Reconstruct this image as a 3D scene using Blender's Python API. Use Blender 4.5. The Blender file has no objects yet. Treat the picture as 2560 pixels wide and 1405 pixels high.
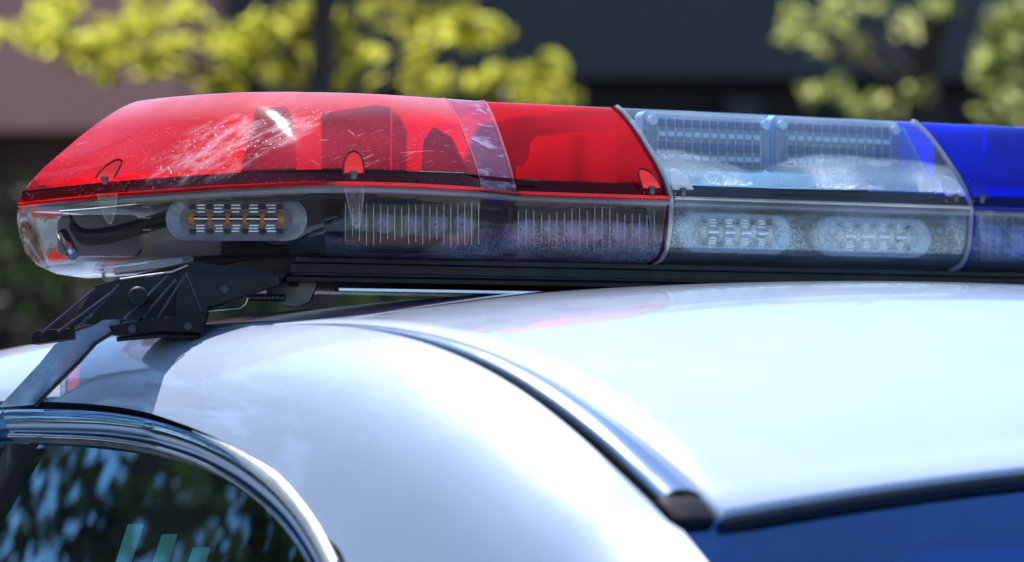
import bpy, bmesh, math, random
import numpy as np
from mathutils import Vector, Matrix
random.seed(7); rng = np.random.default_rng(7)
S = bpy.context.scene
COL = S.collection
# ------------------------------------------------------------------ camera
FP = 9035.0            # focal length in photograph pixels
TH = math.atan(0.587)
F = Vector((math.sin(TH), math.cos(TH), 0)); R = Vector((math.cos(TH), -math.sin(TH), 0)); Z = Vector((0, 0, 1))
ZC = 1.40
C = Vector((-0.312, 0, ZC)) - F * 3.0
cd = bpy.data.cameras.new('camera'); cam = bpy.data.objects.new('camera', cd); COL.objects.link(cam)
cam.location = C; cam.rotation_euler = (math.pi / 2, 0, -TH)
cd.sensor_width = 36; cd.lens = FP / 2560 * 36; cd.shift_y = (990 - 702.5) / 2560
cd.clip_start = 0.05; cd.clip_end = 3000
cd.dof.use_dof = True; cd.dof.focus_distance = 2.98; cd.dof.aperture_fstop = 5.6
S.camera = cam
# ------------------------------------------------------------------ world, sun, exposure
SUN_EL = math.radians(62); SUN_AZ = math.radians(3)     # azimuth from +Y, clockwise
w = bpy.data.worlds.new('World'); S.world = w; w.use_nodes = True
nt = w.node_tree; bg = nt.nodes['Background']; sky = nt.nodes.new('ShaderNodeTexSky')
sky.sky_type = 'NISHITA'; sky.sun_disc = False; sky.sun_elevation = SUN_EL; sky.sun_rotation = SUN_AZ
sky.air_density = 1.0; sky.dust_density = 0.3; sky.ozone_density = 6.0
nt.links.new(sky.outputs[0], bg.inputs[0]); bg.inputs[1].default_value = 0.11
sd = bpy.data.lights.new('sun', 'SUN'); sun = bpy.data.objects.new('sun', sd); COL.objects.link(sun)
sd.energy = 5.0; sd.angle = math.radians(0.5); sd.color = (1.0, 0.985, 0.965)
sdir = Vector((math.sin(SUN_AZ) * math.cos(SUN_EL), math.cos(SUN_AZ) * math.cos(SUN_EL), math.sin(SUN_EL)))
sun.rotation_euler = sdir.to_track_quat('Z', 'Y').to_euler(); sun.location = sdir * 20
S.view_settings.view_transform = 'Standard'; S.view_settings.look = 'None'; S.view_settings.exposure = 0.95; S.view_settings.gamma = 1
S.render.engine = 'CYCLES'; S.render.resolution_x = 1024; S.render.resolution_y = 562
S.cycles.max_bounces = 12; S.cycles.transparent_max_bounces = 32; S.cycles.caustics_reflective = False; S.cycles.caustics_refractive = False
S.cycles.sample_clamp_indirect = 6

# ------------------------------------------------------------------ helpers
def ray(u, v): return F + R * ((u - 1280) / FP) + Z * ((990 - v) / FP)
def at(u, v, d): return C + ray(u, v) * d
def onY(u, v, y):
    r = ray(u, v); return C + r * ((y - C.y) / r.y)
def root_of(o):
    while o.parent: o = o.parent
    return o
def tag(o, label=None, cat=None, group=None, kind=None):
    if label: o['label'] = label
    if cat: o['category'] = cat
    if group: o['group'] = group
    if kind: o['kind'] = kind
    return o
def thing(name, loc, label, cat, group=None):
    o = bpy.data.objects.new(name, None); COL.objects.link(o); o.location = loc; o.empty_display_size = .1
    return tag(o, label, cat, group)
def mobj(name, vs, fs, mat, parent=None, smooth=True, ang=35, origin=None):
    off = Vector((0, 0, 0)) if parent is None else root_of(parent).location
    if origin is not None: off = Vector(origin)
    me = bpy.data.meshes.new(name); vs = np.array([tuple(v) for v in vs], float) - np.array(off)
    me.from_pydata(vs.tolist(), [], fs); me.materials.append(mat)
    if smooth:
        me.polygons.foreach_set('use_smooth', [True] * len(me.polygons))
        me.set_sharp_from_angle(angle=math.radians(ang))
    me.update()
    o = bpy.data.objects.new(name, me); COL.objects.link(o)
    if parent is not None: o.parent = parent
    else: o.location = off
    return o
class MB:
    def __init__(s): s.v = []; s.f = []
    def add(s, vs, fs):
        n = len(s.v); s.v += [tuple(v) for v in vs]; s.f += [[i + n for i in f] for f in fs]; return s
    def grid(s, rows, close=False, flip=False):
        m = len(rows[0]); vs = [p for r in rows for p in r]; fs = []
        for i in range(len(rows) - 1):
            for j in range(m if close else m - 1):
                k = (j + 1) % m
                q = [i * m + j, i * m + k, (i + 1) * m + k, (i + 1) * m + j]
                fs.append(q[::-1] if flip else q)
        return s.add(vs, fs)
    def box(s, c, sx, sy, sz, ax=None, bev=0.0):
        ex, ey, ez = ax or (Vector((1, 0, 0)), Vector((0, 1, 0)), Z)
        bm = bmesh.new(); bmesh.ops.create_cube(bm, size=1)
        for v in bm.verts: v.co = Vector((v.co.x * sx, v.co.y * sy, v.co.z * sz))
        if bev: bmesh.ops.bevel(bm, geom=bm.edges[:], offset=bev, segments=2, affect='EDGES', profile=.7)
        c = Vector(c); bm.verts.index_update()
        s.add([c + ex * v.co.x + ey * v.co.y + ez * v.co.z for v in bm.verts], [[v.index for v in f.verts] for f in bm.faces])
        bm.free(); return s
    def tube(s, pts, r, n=10, cap=True, flat=1.0):
        pts = [Vector(p) for p in pts]; rs = r if hasattr(r, '__len__') else [r] * len(pts)
        rows = []; up = Vector((0.13, 0.21, 0.97))
        for i, p in enumerate(pts):
            t = (pts[min(i + 1, len(pts) - 1)] - pts[max(i - 1, 0)]).normalized()
            a = t.cross(up)
            if a.length < .15: a = t.cross(Vector((1, 0.1, 0)))
            a.normalize(); b = a.cross(t).normalized()
            rows.append([p + a * (rs[i] * math.cos(2 * math.pi * k / n)) + b * (rs[i] * flat * math.sin(2 * math.pi * k / n)) for k in range(n)])
        n0 = len(s.v); s.grid(rows, close=True)
        if cap:
            s.f.append([n0 + k for k in range(n)]); s.f.append([n0 + (len(rows) - 1) * n + k for k in reversed(range(n))])
        return s
    def poly(s, c, ex, ey, ez, outline, depth, bev=0.0):
        """extrude an outline (2D in ex/ez) along ey from -depth/2 to depth/2"""
        bm = bmesh.new(); vs = [bm.verts.new((p[0], -depth / 2, p[1])) for p in outline]
        f = bm.faces.new(vs); r = bmesh.ops.extrude_face_region(bm, geom=[f])
        for v in [g for g in r['geom'] if isinstance(g, bmesh.types.BMVert)]: v.co.y += depth
        bmesh.ops.recalc_face_normals(bm, faces=bm.faces[:])
        if bev: bmesh.ops.bevel(bm, geom=bm.edges[:], offset=bev, segments=2, affect='EDGES', profile=.7)
        c = Vector(c); bm.verts.index_update()
        s.add([c + ex * v.co.x + ey * v.co.y + ez * v.co.z for v in bm.verts], [[v.index for v in f.verts] for f in bm.faces])
        bm.free(); return s
    def build(s, name, mat, parent=None, smooth=True, ang=35, origin=None): return mobj(name, s.v, s.f, mat, parent, smooth, ang, origin)
def catmull(P, n):
    P = [np.array(p, float) for p in P]; P = [2 * P[0] - P[1]] + P + [2 * P[-1] - P[-2]]; out = []
    for i in range(1, len(P) - 2):
        for k in range(n):
            t = k / n; a, b, c, d = P[i - 1:i + 3]
            out.append(.5 * (2 * b + (c - a) * t + (2 * a - 5 * b + 4 * c - d) * t * t + (3 * b - a - 3 * c + d) * t ** 3))
    out.append(P[-2]); return out
def stadium(w_, h_, n=10):
    r = h_ / 2; o = []
    for k in range(n + 1):
        a = -math.pi / 2 + math.pi * k / n; o.append((w_ / 2 - r + r * math.cos(a), r * math.sin(a)))
    for k in range(n + 1):
        a = math.pi / 2 + math.pi * k / n; o.append((-w_ / 2 + r + r * math.cos(a), r * math.sin(a)))
    return o
def rrect(w_, h_, r, n=5):
    o = []
    for cx, cy, a0 in ((w_ / 2 - r, -h_ / 2 + r, -90), (w_ / 2 - r, h_ / 2 - r, 0), (-w_ / 2 + r, h_ / 2 - r, 90), (-w_ / 2 + r, -h_ / 2 + r, 180)):
        for k in range(n + 1):
            a = math.radians(a0 + 90 * k / n); o.append((cx + r * math.cos(a), cy + r * math.sin(a)))
    return o

# ------------------------------------------------------------------ materials
class NT:
    def __init__(s, name):
        s.m = bpy.data.materials.new(name); s.m.use_nodes = True; s.t = s.m.node_tree; s.t.nodes.clear()
        s.out = s.t.nodes.new('ShaderNodeOutputMaterial')
    def n(s, kind, inp=None, **kw):
        nd = s.t.nodes.new('ShaderNode' + kind)
        for k, v in kw.items(): setattr(nd, k, v)
        for k, v in (inp or {}).items():
            if isinstance(v, bpy.types.NodeSocket): s.t.links.new(v, nd.inputs[k])
            else: nd.inputs[k].default_value = v
        return nd
    def math(s, op, a, b=0.0, c=0.0, clamp=False): return s.n('Math', {0: a, 1: b, 2: c}, operation=op, use_clamp=clamp).outputs[0]
    def obj(s): return s.n('TexCoord').outputs['Object']
    def mapd(s, vec, scale=(1, 1, 1), rot=(0, 0, 0), loc=(0, 0, 0)): return s.n('Mapping', {'Vector': vec, 'Scale': scale, 'Rotation': rot, 'Location': loc}).outputs[0]
    def noise(s, vec, scale, detail=3, rough=.5, dist=0.0): return s.n('TexNoise', {'Vector': vec, 'Scale': scale, 'Detail': detail, 'Roughness': rough, 'Distortion': dist}).outputs[0]
    def ramp(s, fac, lo, hi, a=0.0, b=1.0): return s.n('MapRange', {'Value': fac, 'From Min': lo, 'From Max': hi, 'To Min': a, 'To Max': b}, interpolation_type='SMOOTHSTEP').outputs[0]
    def mixc(s, fac, a, b):
        nd = s.n('Mix', data_type='RGBA'); 
        for i, v in ((0, fac), (6, a), (7, b)):
            if isinstance(v, bpy.types.NodeSocket): s.t.links.new(v, nd.inputs[i])
            else: nd.inputs[i].default_value = v
        return nd.outputs[2]
    def mix(s, fac, a, b): return s.n('MixShader', {0: fac, 1: a, 2: b}).outputs[0]
    def end(s, sh): s.t.links.new(sh, s.out.inputs[0]); return s.m
def c4(c): return (c[0], c[1], c[2], 1)
def pbr(name, col, rough=.5, metal=0., coat=0., var=.15, vscale=30, bump=0., bscale=200, spec=.5, coat_rough=.03):
    t = NT(name); o = t.obj(); nz = t.noise(o, vscale, 4)
    cl = t.mixc(nz, c4([x * (1 - var) for x in col]), c4([min(1, x * (1 + var)) for x in col]))
    rg = t.ramp(t.noise(o, vscale * 2.3, 3), .3, .7, max(.01, rough * .85), min(1, rough * 1.15))
    inp = {'Base Color': cl, 'Roughness': rg, 'Metallic': metal, 'Coat Weight': coat, 'Coat Roughness': coat_rough, 'Specular IOR Level': spec}
    if bump: inp['Normal'] = t.n('Bump', {'Strength': bump, 'Distance': .001, 'Height': t.noise(o, bscale, 3)}).outputs[0]
    return t.end(t.n('BsdfPrincipled', inp).outputs[0])
def lens(name, tint, scat, haze=.1, extra=None, rough=.02, refl=1.0, band=None):
    """thin moulded plastic shell: coloured see-through, a little scattering, clear gloss"""
    t = NT(name); o = t.obj()
    tr = t.n('BsdfTransparent', {'Color': c4(tint)}).outputs[0]
    sc = t.mix(.35, t.n('BsdfTranslucent', {'Color': c4(scat)}).outputs[0], t.n('BsdfDiffuse', {'Color': c4(scat)}).outputs[0])
    h = t.ramp(t.noise(o, 9, 4), .3, .75, haze * .6, haze * 1.4)
    if band: h = t.math('MULTIPLY', h, t.ramp(t.n('SeparateXYZ', {0: o}).outputs[2], ZC + .1808 - 1.49, ZC + .1822 - 1.49, band, 1.0))
    sh = t.mix(h, tr, sc)
    if extra: sh, h2 = extra(t, o, sh)
    lw = t.n('LayerWeight', {'Blend': .5}).outputs['Facing']
    fr = t.math('MULTIPLY_ADD', t.math('POWER', lw, 5.0), .96 * refl, .045 * refl, clamp=True)
    bp = t.n('Bump', {'Strength': .25, 'Distance': .0004, 'Height': t.noise(t.mapd(o, (1, 1, 2)), 60, 2)}).outputs[0]
    gl = t.n('BsdfGlossy', {'Color': (1, 1, 1, 1), 'Roughness': rough, 'Normal': bp}).outputs[0]
    return t.end(t.mix(fr, sh, gl))
white_c = (.9, .93, .97)
def along(t, o, ang, sa, sb):
    """coordinates on the swept face: stretched along a direction at the given angle"""
    c_, s_ = math.cos(math.radians(ang)), math.sin(math.radians(ang)); p = Vector((.8625, -.506, 0)); q = Vector((0, 0, 1))
    A = p * c_ + q * s_; B = q * c_ - p * s_; N_ = Vector((.506, .8625, 0))
    d = [t.n('VectorMath', {0: o, 1: tuple(v)}, operation='DOT_PRODUCT').outputs['Value'] for v in (A * sa, B * sb, N_ * 6)]
    return t.n('CombineXYZ', {0: d[0], 1: d[1], 2: d[2]}).outputs[0]
SC = at(590, 370, 2.98) - Vector((0, .2, 1.49))
def ex_scratch(t, o, sh):
    # scuffs and scratches of the old dome; sparkles and lit top put into colour
    sc = None
    for ang, sb, th in ((28, 600, .675), (-35, 600, .70), (62, 560, .70), (8, 650, .68)):
        n_ = t.ramp(t.noise(along(t, o, ang, 34, sb), 1.0, 3, .6), th, th + .03)
        sc = n_ if sc is None else t.math('MAXIMUM', sc, n_)
    cl = t.noise(o, 13, 3, .55)
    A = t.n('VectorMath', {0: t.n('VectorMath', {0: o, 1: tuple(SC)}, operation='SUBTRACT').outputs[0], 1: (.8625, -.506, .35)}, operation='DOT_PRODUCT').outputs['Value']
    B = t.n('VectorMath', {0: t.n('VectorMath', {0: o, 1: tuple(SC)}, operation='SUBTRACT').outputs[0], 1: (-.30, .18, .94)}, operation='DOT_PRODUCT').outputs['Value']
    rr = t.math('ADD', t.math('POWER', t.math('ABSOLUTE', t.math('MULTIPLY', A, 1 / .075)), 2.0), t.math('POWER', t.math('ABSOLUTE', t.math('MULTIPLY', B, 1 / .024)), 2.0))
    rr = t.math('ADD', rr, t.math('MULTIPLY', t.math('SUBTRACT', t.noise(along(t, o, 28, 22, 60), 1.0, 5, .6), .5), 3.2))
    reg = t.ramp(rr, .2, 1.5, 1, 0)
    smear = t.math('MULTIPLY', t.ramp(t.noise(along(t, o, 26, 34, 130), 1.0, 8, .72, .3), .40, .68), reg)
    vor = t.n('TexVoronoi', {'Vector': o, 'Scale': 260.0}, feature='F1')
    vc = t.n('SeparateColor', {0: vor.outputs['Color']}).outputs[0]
    spark = t.math('MULTIPLY', t.ramp(vor.outputs['Distance'], .12, .30, 1, 0), t.ramp(vc, .55, .6))  # pale diffuse dots standing in for bright sparkles
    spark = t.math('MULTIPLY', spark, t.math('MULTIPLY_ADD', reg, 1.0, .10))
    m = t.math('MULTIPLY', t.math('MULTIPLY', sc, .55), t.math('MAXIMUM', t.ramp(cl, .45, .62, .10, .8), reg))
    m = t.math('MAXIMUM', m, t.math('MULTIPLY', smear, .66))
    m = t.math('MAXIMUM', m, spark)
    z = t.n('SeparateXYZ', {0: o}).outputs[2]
    top = t.math('MULTIPLY', t.ramp(z, ZC + .222 - 1.49, ZC + .2515 - 1.49, 0, .30), t.ramp(cl, .3, .6, .6, 1.0))  # paler towards the top: light through the cap put into the colour
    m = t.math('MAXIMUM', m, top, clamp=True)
    m = t.math('MULTIPLY', m, t.ramp(t.n('SeparateXYZ', {0: o}).outputs[1], .10, .03))
    cc_ = t.mixc(spark, (1, .72, .78, 1), (1, .97, .97, 1))
    wsh = t.mix(.6, t.n('BsdfTranslucent', {'Color': cc_}).outputs[0], t.n('BsdfDiffuse', {'Color': cc_}).outputs[0])
    return t.mix(m, sh, wsh), m
def ex_streak(t, o, sh):
    n_ = t.noise(t.mapd(o, (14, 14, 60), (.9, .5, 0)), 2.0, 5, .6, 1.2)
    m = t.ramp(n_, .55, .72, 0, .45)
    return t.mix(m, sh, t.n('BsdfDiffuse', {'Color': (.8, .75, 1, 1)}).outputs[0]), m
def make_dew(z0, z1, amp=.02, strength=.75, col=(.55, .72, .85), dots=900., holes=.0, foam=False):
    def ex(t, o, sh):
        z = t.n('SeparateXYZ', {0: o}).outputs[2]
        wv = t.noise(t.mapd(o, (1, 1, .35)), 11, .6, .4)
        zz = t.math('ADD', z, t.math('MULTIPLY', t.math('SUBTRACT', wv, .5), amp * -4))
        if foam: zz = t.math('SUBTRACT', zz, t.ramp(t.n('SeparateXYZ', {0: o}).outputs[0], -.36, -.29, 0, .022))
        base = t.math('MULTIPLY', t.ramp(zz, z1, z1 - .004), t.ramp(zz, z1, z1 - .024, .34, 1.0)) if z1 is not None else 1.0
        if z0 is not None: base = t.math('MULTIPLY', base, t.ramp(z, z0, z0 + (.012 if strength < .8 else .001)))
        vd = t.n('TexVoronoi', {'Vector': o, 'Scale': dots}).outputs['Distance']
        dp = t.ramp(vd, .25, .5, 1.0, .8)
        m = t.math('MULTIPLY', t.math('MULTIPLY', base, dp), strength)
        if holes:
            hn = t.math('ADD', t.noise(o, 560, 3, .65), t.math('MULTIPLY', t.noise(o, 28, 3), .55))
            m = t.math('MULTIPLY', m, t.ramp(hn, .66, .84 + holes, .22, 1.0))
        vv = t.n('TexVoronoi', {'Vector': o, 'Scale': 430.0}); vcx = t.n('SeparateColor', {0: vv.outputs['Color']}).outputs[1]
        spk = t.math('MULTIPLY', t.math('MULTIPLY', t.ramp(vv.outputs['Distance'], .2, .4, 1, 0), t.ramp(vcx, .45, .55)), t.math('MULTIPLY', base, t.ramp(t.noise(o, 16, 2), .42, .58)))  # white dots: droplet sparkle put into the colour
        m = t.math('MULTIPLY', m, t.ramp(t.n('SeparateXYZ', {0: o}).outputs[1], -.06, -.10))
        cl = t.mixc(spk, c4([x * .88 for x in col]), (1, 1, 1, 1))
        cl = t.mixc(t.ramp(t.noise(o, 700, 2, .6), .38, .62, 0, .5), cl, (.16, .30, .42, 1))
        d = t.mix(.5, t.n('BsdfTranslucent', {'Color': cl}).outputs[0], t.n('BsdfDiffuse', {'Color': cl}).outputs[0])
        gb = t.n('Bump', {'Strength': 1.0, 'Distance': .003, 'Height': t.noise(o, 520, 2, .75)}).outputs[0]
        gls = t.n('BsdfGlossy', {'Color': (1, 1, 1, 1), 'Roughness': .22, 'Normal': gb}).outputs[0]
        d = t.mix(t.math('MULTIPLY', t.ramp(t.noise(t.mapd(o, (1, 1, 2)), 15, 2), .40, .60, (.15), 1.0), .22 if strength > .8 else .10), d, gls)
        return t.mix(m, sh, d), m
    return ex
M = {}
M['red'] = lens('red_plastic', (.95, .03, .05), (1.0, .035, .06), .58, ex_scratch, .05, .7, .22)
M['red_plain'] = lens('red_plastic_newer', (.96, .012, .02), (1.0, .004, .006), .66, None, .02, .5, .22)
M['facet'] = lens('red_facet', (.80, .04, .22), (1.0, .16, .34), .46, ex_streak, .05, 1.3)  # purple tint and haze stand in for the reflected sky
M['facet_edge'] = lens('pink_edge', (.9, .3, .4), (1, .55, .65), .7)
M['red_lip'] = lens('red_rim', (.8, .02, .02), (1.0, .05, .035), .85)
M['red_edge'] = lens('dark_red_edge', (.35, .0, .02), (.22, .0, .02), .5)
M['blue'] = lens('blue_plastic', (.01, .05, .97), (.003, .015, 1.0), .5, None, .02, .6, .25)
M['blue_lip'] = lens('blue_rim', (.01, .03, .5), (.01, .03, .8), .3)
BZ = 1.49   # z of the light bar's root
M['clear_top'] = lens('clear_plastic_dew', (.93, .97, .98), (.8, .9, .95), .06, make_dew(ZC + .1815 - BZ, ZC + .2115 - BZ, .013, .90, (.50, .80, 1.0), 800.))
M['clear_end'] = lens('clear_plastic_end', (.95, .95, .96), (.85, .87, .9), .02)
M['clear_low_l'] = lens('clear_plastic_foam', (.97, .97, .98), (.8, .85, .9), .015, make_dew(None, ZC + .128 - BZ, .014, .62, (.40, .58, .82), 1200., .02, True), .02, .6)
M['clear_low_c'] = lens('clear_plastic_fogged', (.93, .96, .97), (.7, .85, .9), .06, make_dew(ZC + .116 - BZ, ZC + .171 - BZ, .006, .58, (.36, .56, .72), 1000., .05), .02, .6)
M['clear'] = lens('clear_plastic', (.95, .97, .98), (.85, .88, .92), .03)
M['clear_rim'] = lens('clear_rim', (.75, .8, .84), (.8, .85, .9), .35)
M['black'] = pbr('black_plastic', (.004, .004, .005), .45, spec=.25, bump=.3, bscale=900)
M['black_metal'] = pbr('black_powder_coat', (.006, .006, .009), .4, spec=.35, bump=.25, bscale=1200)
M['dark_metal'] = pbr('dull_steel', (.16, .15, .14), .4, metal=.9)
M['alu'] = pbr('bare_aluminium', (.6, .62, .65), .25, metal=1., vscale=15)
M['chrome'] = pbr('chrome', (.8, .8, .82), .06, metal=1., var=.03)
M['cover'] = lens('flat_cover', (.96, .97, .98), (.8, .85, .9), .006, None, .02, .35)
M['grey'] = pbr('grey_plastic', (.22, .22, .24), .45); M['head_rim'] = pbr('pale_grey_rim', (.5, .5, .54), .3)
M['lightgrey'] = pbr('pale_plastic', (.6, .6, .62), .4)
M['ledbody'] = pbr('led_body', (.52, .60, .66), .35)
M['white_led'] = pbr('white_board', (.75, .77, .8), .5)
M['amber'] = pbr('amber_led', (.75, .28, .03), .15, coat=.5)
M['pale_led'] = pbr('pale_led', (.5, .5, .36), .2, coat=.5)
M['yellow_led'] = pbr('yellow_led', (.8, .6, .12), .2, coat=.5)
def glow(name, c, f=.75):
    t = NT(name); o = t.obj(); cl = t.mixc(t.noise(o, 40, 3), c4([x * .85 for x in c]), c4(c))
    return t.end(t.mix(f, t.n('BsdfDiffuse', {'Color': cl}).outputs[0], t.n('BsdfTranslucent', {'Color': cl}).outputs[0]))
M['glow'] = glow('milky_plastic', (.5, .78, 1.0)); M['glow_blue'] = glow('cyan_plastic', (.15, .55, .95)); M['milky'] = glow('milky_white', (.95, .9, .9), .7)
M['cup'] = pbr('dark_mirror', (.34, .37, .44), .15, metal=1., bump=.9, bscale=350)
M['cell_pale'] = pbr('pale_cell', (.5, .72, .98), .3)
M['cell_blue'] = pbr('blue_cell', (.04, .12, .32), .3)
M['head_blue'] = pbr('blue_grey_housing', (.30, .55, .85), .35)
M['rib_edge'] = pbr('worn_rib_edge', (.03, .03, .06), .35, metal=.2)
M['bright_strip'] = pbr('satin_bright_trim', (.85, .88, .92), .3, metal=.7)
M['rubber'] = pbr('black_rubber', (.006, .006, .007), .5, spec=.3)
M['silver'] = pbr('silver_trim', (.58, .68, .82), .2, metal=.95, coat=.3, var=.05, vscale=8)
M['strap'] = pbr('scuffed_strap', (.32, .52, .85), .34, metal=.5, coat=.3, var=.5, vscale=45, bump=.4, bscale=500)  # blue of the reflected sky put into the base colour
def paint(name, col):
    t = NT(name); o = t.obj()
    dust = t.math('ADD', t.ramp(t.noise(o, 420, 3, .6), .62, .72, 0, .28), t.ramp(t.noise(t.mapd(o, (1, .4, 1)), 26, 6, .65), (.5), .78, 0, .07), clamp=True)
    cl = t.mixc(dust, c4(col), (.45, .43, .4, 1))
    bp = t.n('Bump', {'Strength': .05, 'Distance': .0005, 'Height': t.noise(o, 350, 2)}).outputs[0]
    rg = t.ramp(t.noise(o, 14, 6, .65), .3, .7, .26, .36)
    return t.end(t.n('BsdfPrincipled', {'Base Color': cl, 'Roughness': rg, 'Coat Weight': 1.0, 'Coat Roughness': .04, 'Coat Normal': bp}).outputs[0])
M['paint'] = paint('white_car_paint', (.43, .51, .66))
M['navy'] = pbr('gloss_black_sky_tinted_frame', (.22, .50, 1.0), .06, metal=.95, coat=1., var=.2, coat_rough=.02, spec=.9)  # base colour carries the blue of the sky reflection
def window_glass(name, tint, dust_sky=.04, dc=(.25, .28, .28, 1), gc=(.8, .9, 1, 1)):
    t = NT(name); o = t.obj()
    tr = t.n('BsdfTransparent', {'Color': c4(tint)}).outputs[0]
    df = t.n('BsdfDiffuse', {'Color': dc}).outputs[0]
    sh = t.mix(t.ramp(t.noise(o, 70, 5, .7), .45, .8, .01 if dust_sky < .1 else dust_sky * .6, dust_sky), tr, df)
    lw = t.n('LayerWeight', {'Blend': .5}).outputs['Facing']
    fr = t.math('MULTIPLY_ADD', t.math('POWER', lw, 3.0), .9, .15, clamp=True)
    gl = t.n('BsdfGlossy', {'Color': gc, 'Roughness': .015}).outputs[0]
    return t.end(t.mix(fr, sh, gl))
M['glass'] = window_glass('tinted_side_glass', (.55, .75, .7), .03, (.25, .28, .28, 1), (.42, .72, 1, 1))
M['rear_glass'] = window_glass('tinted_rear_glass', (.15, .35, .7), .099, (.004, .05, .30, 1), (.22, .45, .9, 1))  # blue diffuse layer and gloss tint stand in for reflected sky
M['trim_blue'] = pbr('dark_blue_trim', (.001, .008, .02), .6, spec=.15)
M['interior'] = pbr('dark_upholstery', (.02, .02, .024), .8)
M['headrest'] = pbr('blue_lit_vinyl', (.06, .35, .85), .5)  # blue light on the vinyl put into its colour
M['stripe'] = pbr('pale_green', (.4, .95, .75), .5, var=.25, vscale=60)

# ------------------------------------------------------------------ setting: ground
def asphalt():
    t = NT('asphalt'); o = t.obj()
    cl = t.mixc(t.noise(o, 1.3, 5), (.035, .036, .038, 1), (.07, .07, .072, 1))
    cl = t.mixc(t.ramp(t.noise(o, 160, 2), .55, .7, 0, .6), cl, (.14, .14, .14, 1))
    return t.end(t.n('BsdfPrincipled', {'Base Color': cl, 'Roughness': .85}).outputs[0])
mb = MB(); mb.add([(-600, -600, 0), (600, -600, 0), (600, 600, 0), (-600, 600, 0)], [[0, 1, 2, 3]])
tag(mb.build('ground', asphalt(), smooth=False), kind='structure')

# ------------------------------------------------------------------ the car
def roofz(X, Y):
    y = max(0, -Y); g = .131 * (min(y, .64) / .626) ** 3.1 + .42 * max(0, y - .64)
    if Y > .1: g += .085 * (Y - .1) ** 2 + (1.4 * (Y - .72) ** 2 if Y > .72 else 0)
    return ZC + .0975 - .133 * X * X - g
def Xd(Y):
    y = max(0, -Y); return -.556 + .03 * (y / .626) ** 2.5 + (.05 * (Y - .3) ** 2 if Y > .3 else 0)
def mw(Y):   # width of the drip channel moulding
    y = min(1, max(0, (-Y + .02) / .6)); return .005 + .043 * y ** 1.0
def zm(Y): return roofz(Xd(Y), Y) - .001
def sideX(Y, h):     # body side, h below the channel
    y = max(0, -Y - .25)
    return Xd(Y) - mw(Y) - .056 * (1 - math.exp(-h / .021)) - .26 * h + .02 * y * y * min(1, h / .05)
def side(Y, h): return Vector((sideX(Y, h), Y, zm(Y) - h))
def hit_side(u, v):
    r = ray(u, v); d = 1.9; st = .004
    while d < 3.6:
        p = C + r * d
        h = zm(p.y) - p.z
        if h > -.0005 and p.x > sideX(p.y, max(h, 0)):
            lo, hi = d - st, d
            for _ in range(20):
                m_ = (lo + hi) / 2; p = C + r * m_; h = zm(p.y) - p.z
                if h > -.0005 and p.x > sideX(p.y, max(h, 0)): hi = m_
                else: lo = m_
            return (p.y, max(h, 0))
        d += st
    return None
car = thing('police_car', (0, -.1, 0), 'white police car with a black-framed rear door window, seen from its rear corner', 'police car')
# roof skin
rows = []
NY = 90
for i in range(NY + 1):
    Y = .80 - (.80 + .63) * i / NY
    xe = -Xd(Y); row = []
    row.append(Vector((-xe - .0005, Y, roofz(xe, Y) - .012)))
    row.append(Vector((-xe - .0002, Y, roofz(xe, Y) - .004)))
    for j in range(41):
        s_ = -1 + 2 * j / 40; X = s_ * (xe - .003)
        row.append(Vector((X, Y - .012 * (1 - s_ * s_) * (1 if i == NY else 0), roofz(X, Y))))
    row.append(Vector((xe + .0002, Y, roofz(xe, Y) - .004)))
    row.append(Vector((xe + .0005, Y, roofz(xe, Y) - .012)))
    rows.append(row)
last = [Vector((p.x, p.y - .003, p.z - .004)) for p in rows[-1]]; rows.append(last)
rows.append([Vector((p.x, p.y + .001, p.z - .012)) for p in last])
MB().grid(rows, flip=True).build('roof', M['paint'], car, ang=50)
# side panel between drip channel and door opening
gap_px = [(0, 1003), (120, 1004), (250, 1012), (350, 1027), (450, 1058), (540, 1095), (620, 1142), (685, 1190), (740, 1250), (795, 1325), (838, 1405)]
G = [hit_side(*p) for p in gap_px]
print('GAP', [(round(a, 3), round(b, 3)) for a, b in G])
Gc = [(.80, G[0][1] + .012), (.55, G[0][1] + .004)] + G
ly, lh = G[-1]; Gc += [(ly - .02, lh + .06), (ly - .035, lh + .14), (ly - .04, lh + .24)]
Gs = catmull(Gc, 6)
Gs2 = Gs + [np.array((Gs[-1][0] - k * .045, Gs[-1][1] + .01)) for k in range(1, 9)]
def panel(sgn):
    n = len(Gs2); rows = []
    y_end = -.655
    for i in range(n):
        f = i / (n - 1)
        yd = .80 + (y_end - .80) * f; gy, gh = Gs2[i]
        row = []
        for j in range(40):
            s_ = (j / 39) ** 1.6
            Y = yd + (gy - yd) * s_ - .20 * f ** 8 * (1 - math.exp(-s_ * gh / .02)); p = side(Y, gh * s_)
            row.append(Vector((p.x * sgn, p.y, p.z)))
        p = row[-1]; row.append(Vector((p.x + .004 * sgn, p.y, p.z - .001))); row.append(Vector((p.x + .012 * sgn, p.y, p.z - .001)))
        rows.append(row)
    return rows
MB().grid(panel(1)).build('side_panel', M['paint'], car, ang=50)
MB().grid(panel(-1), flip=True).build('side_panel', M['paint'], car, ang=50)
# inner floor of the channel
rows = []
for i in range(61):
    Y = .8 - 1.41 * i / 60
    rows.append([Vector((Xd(Y) + .004, Y, zm(Y) - .009)), Vector((Xd(Y) - mw(Y) - .006, Y, zm(Y) - .011))])
MB().grid(rows).build('drip_channel', M['rubber'], car)
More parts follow.
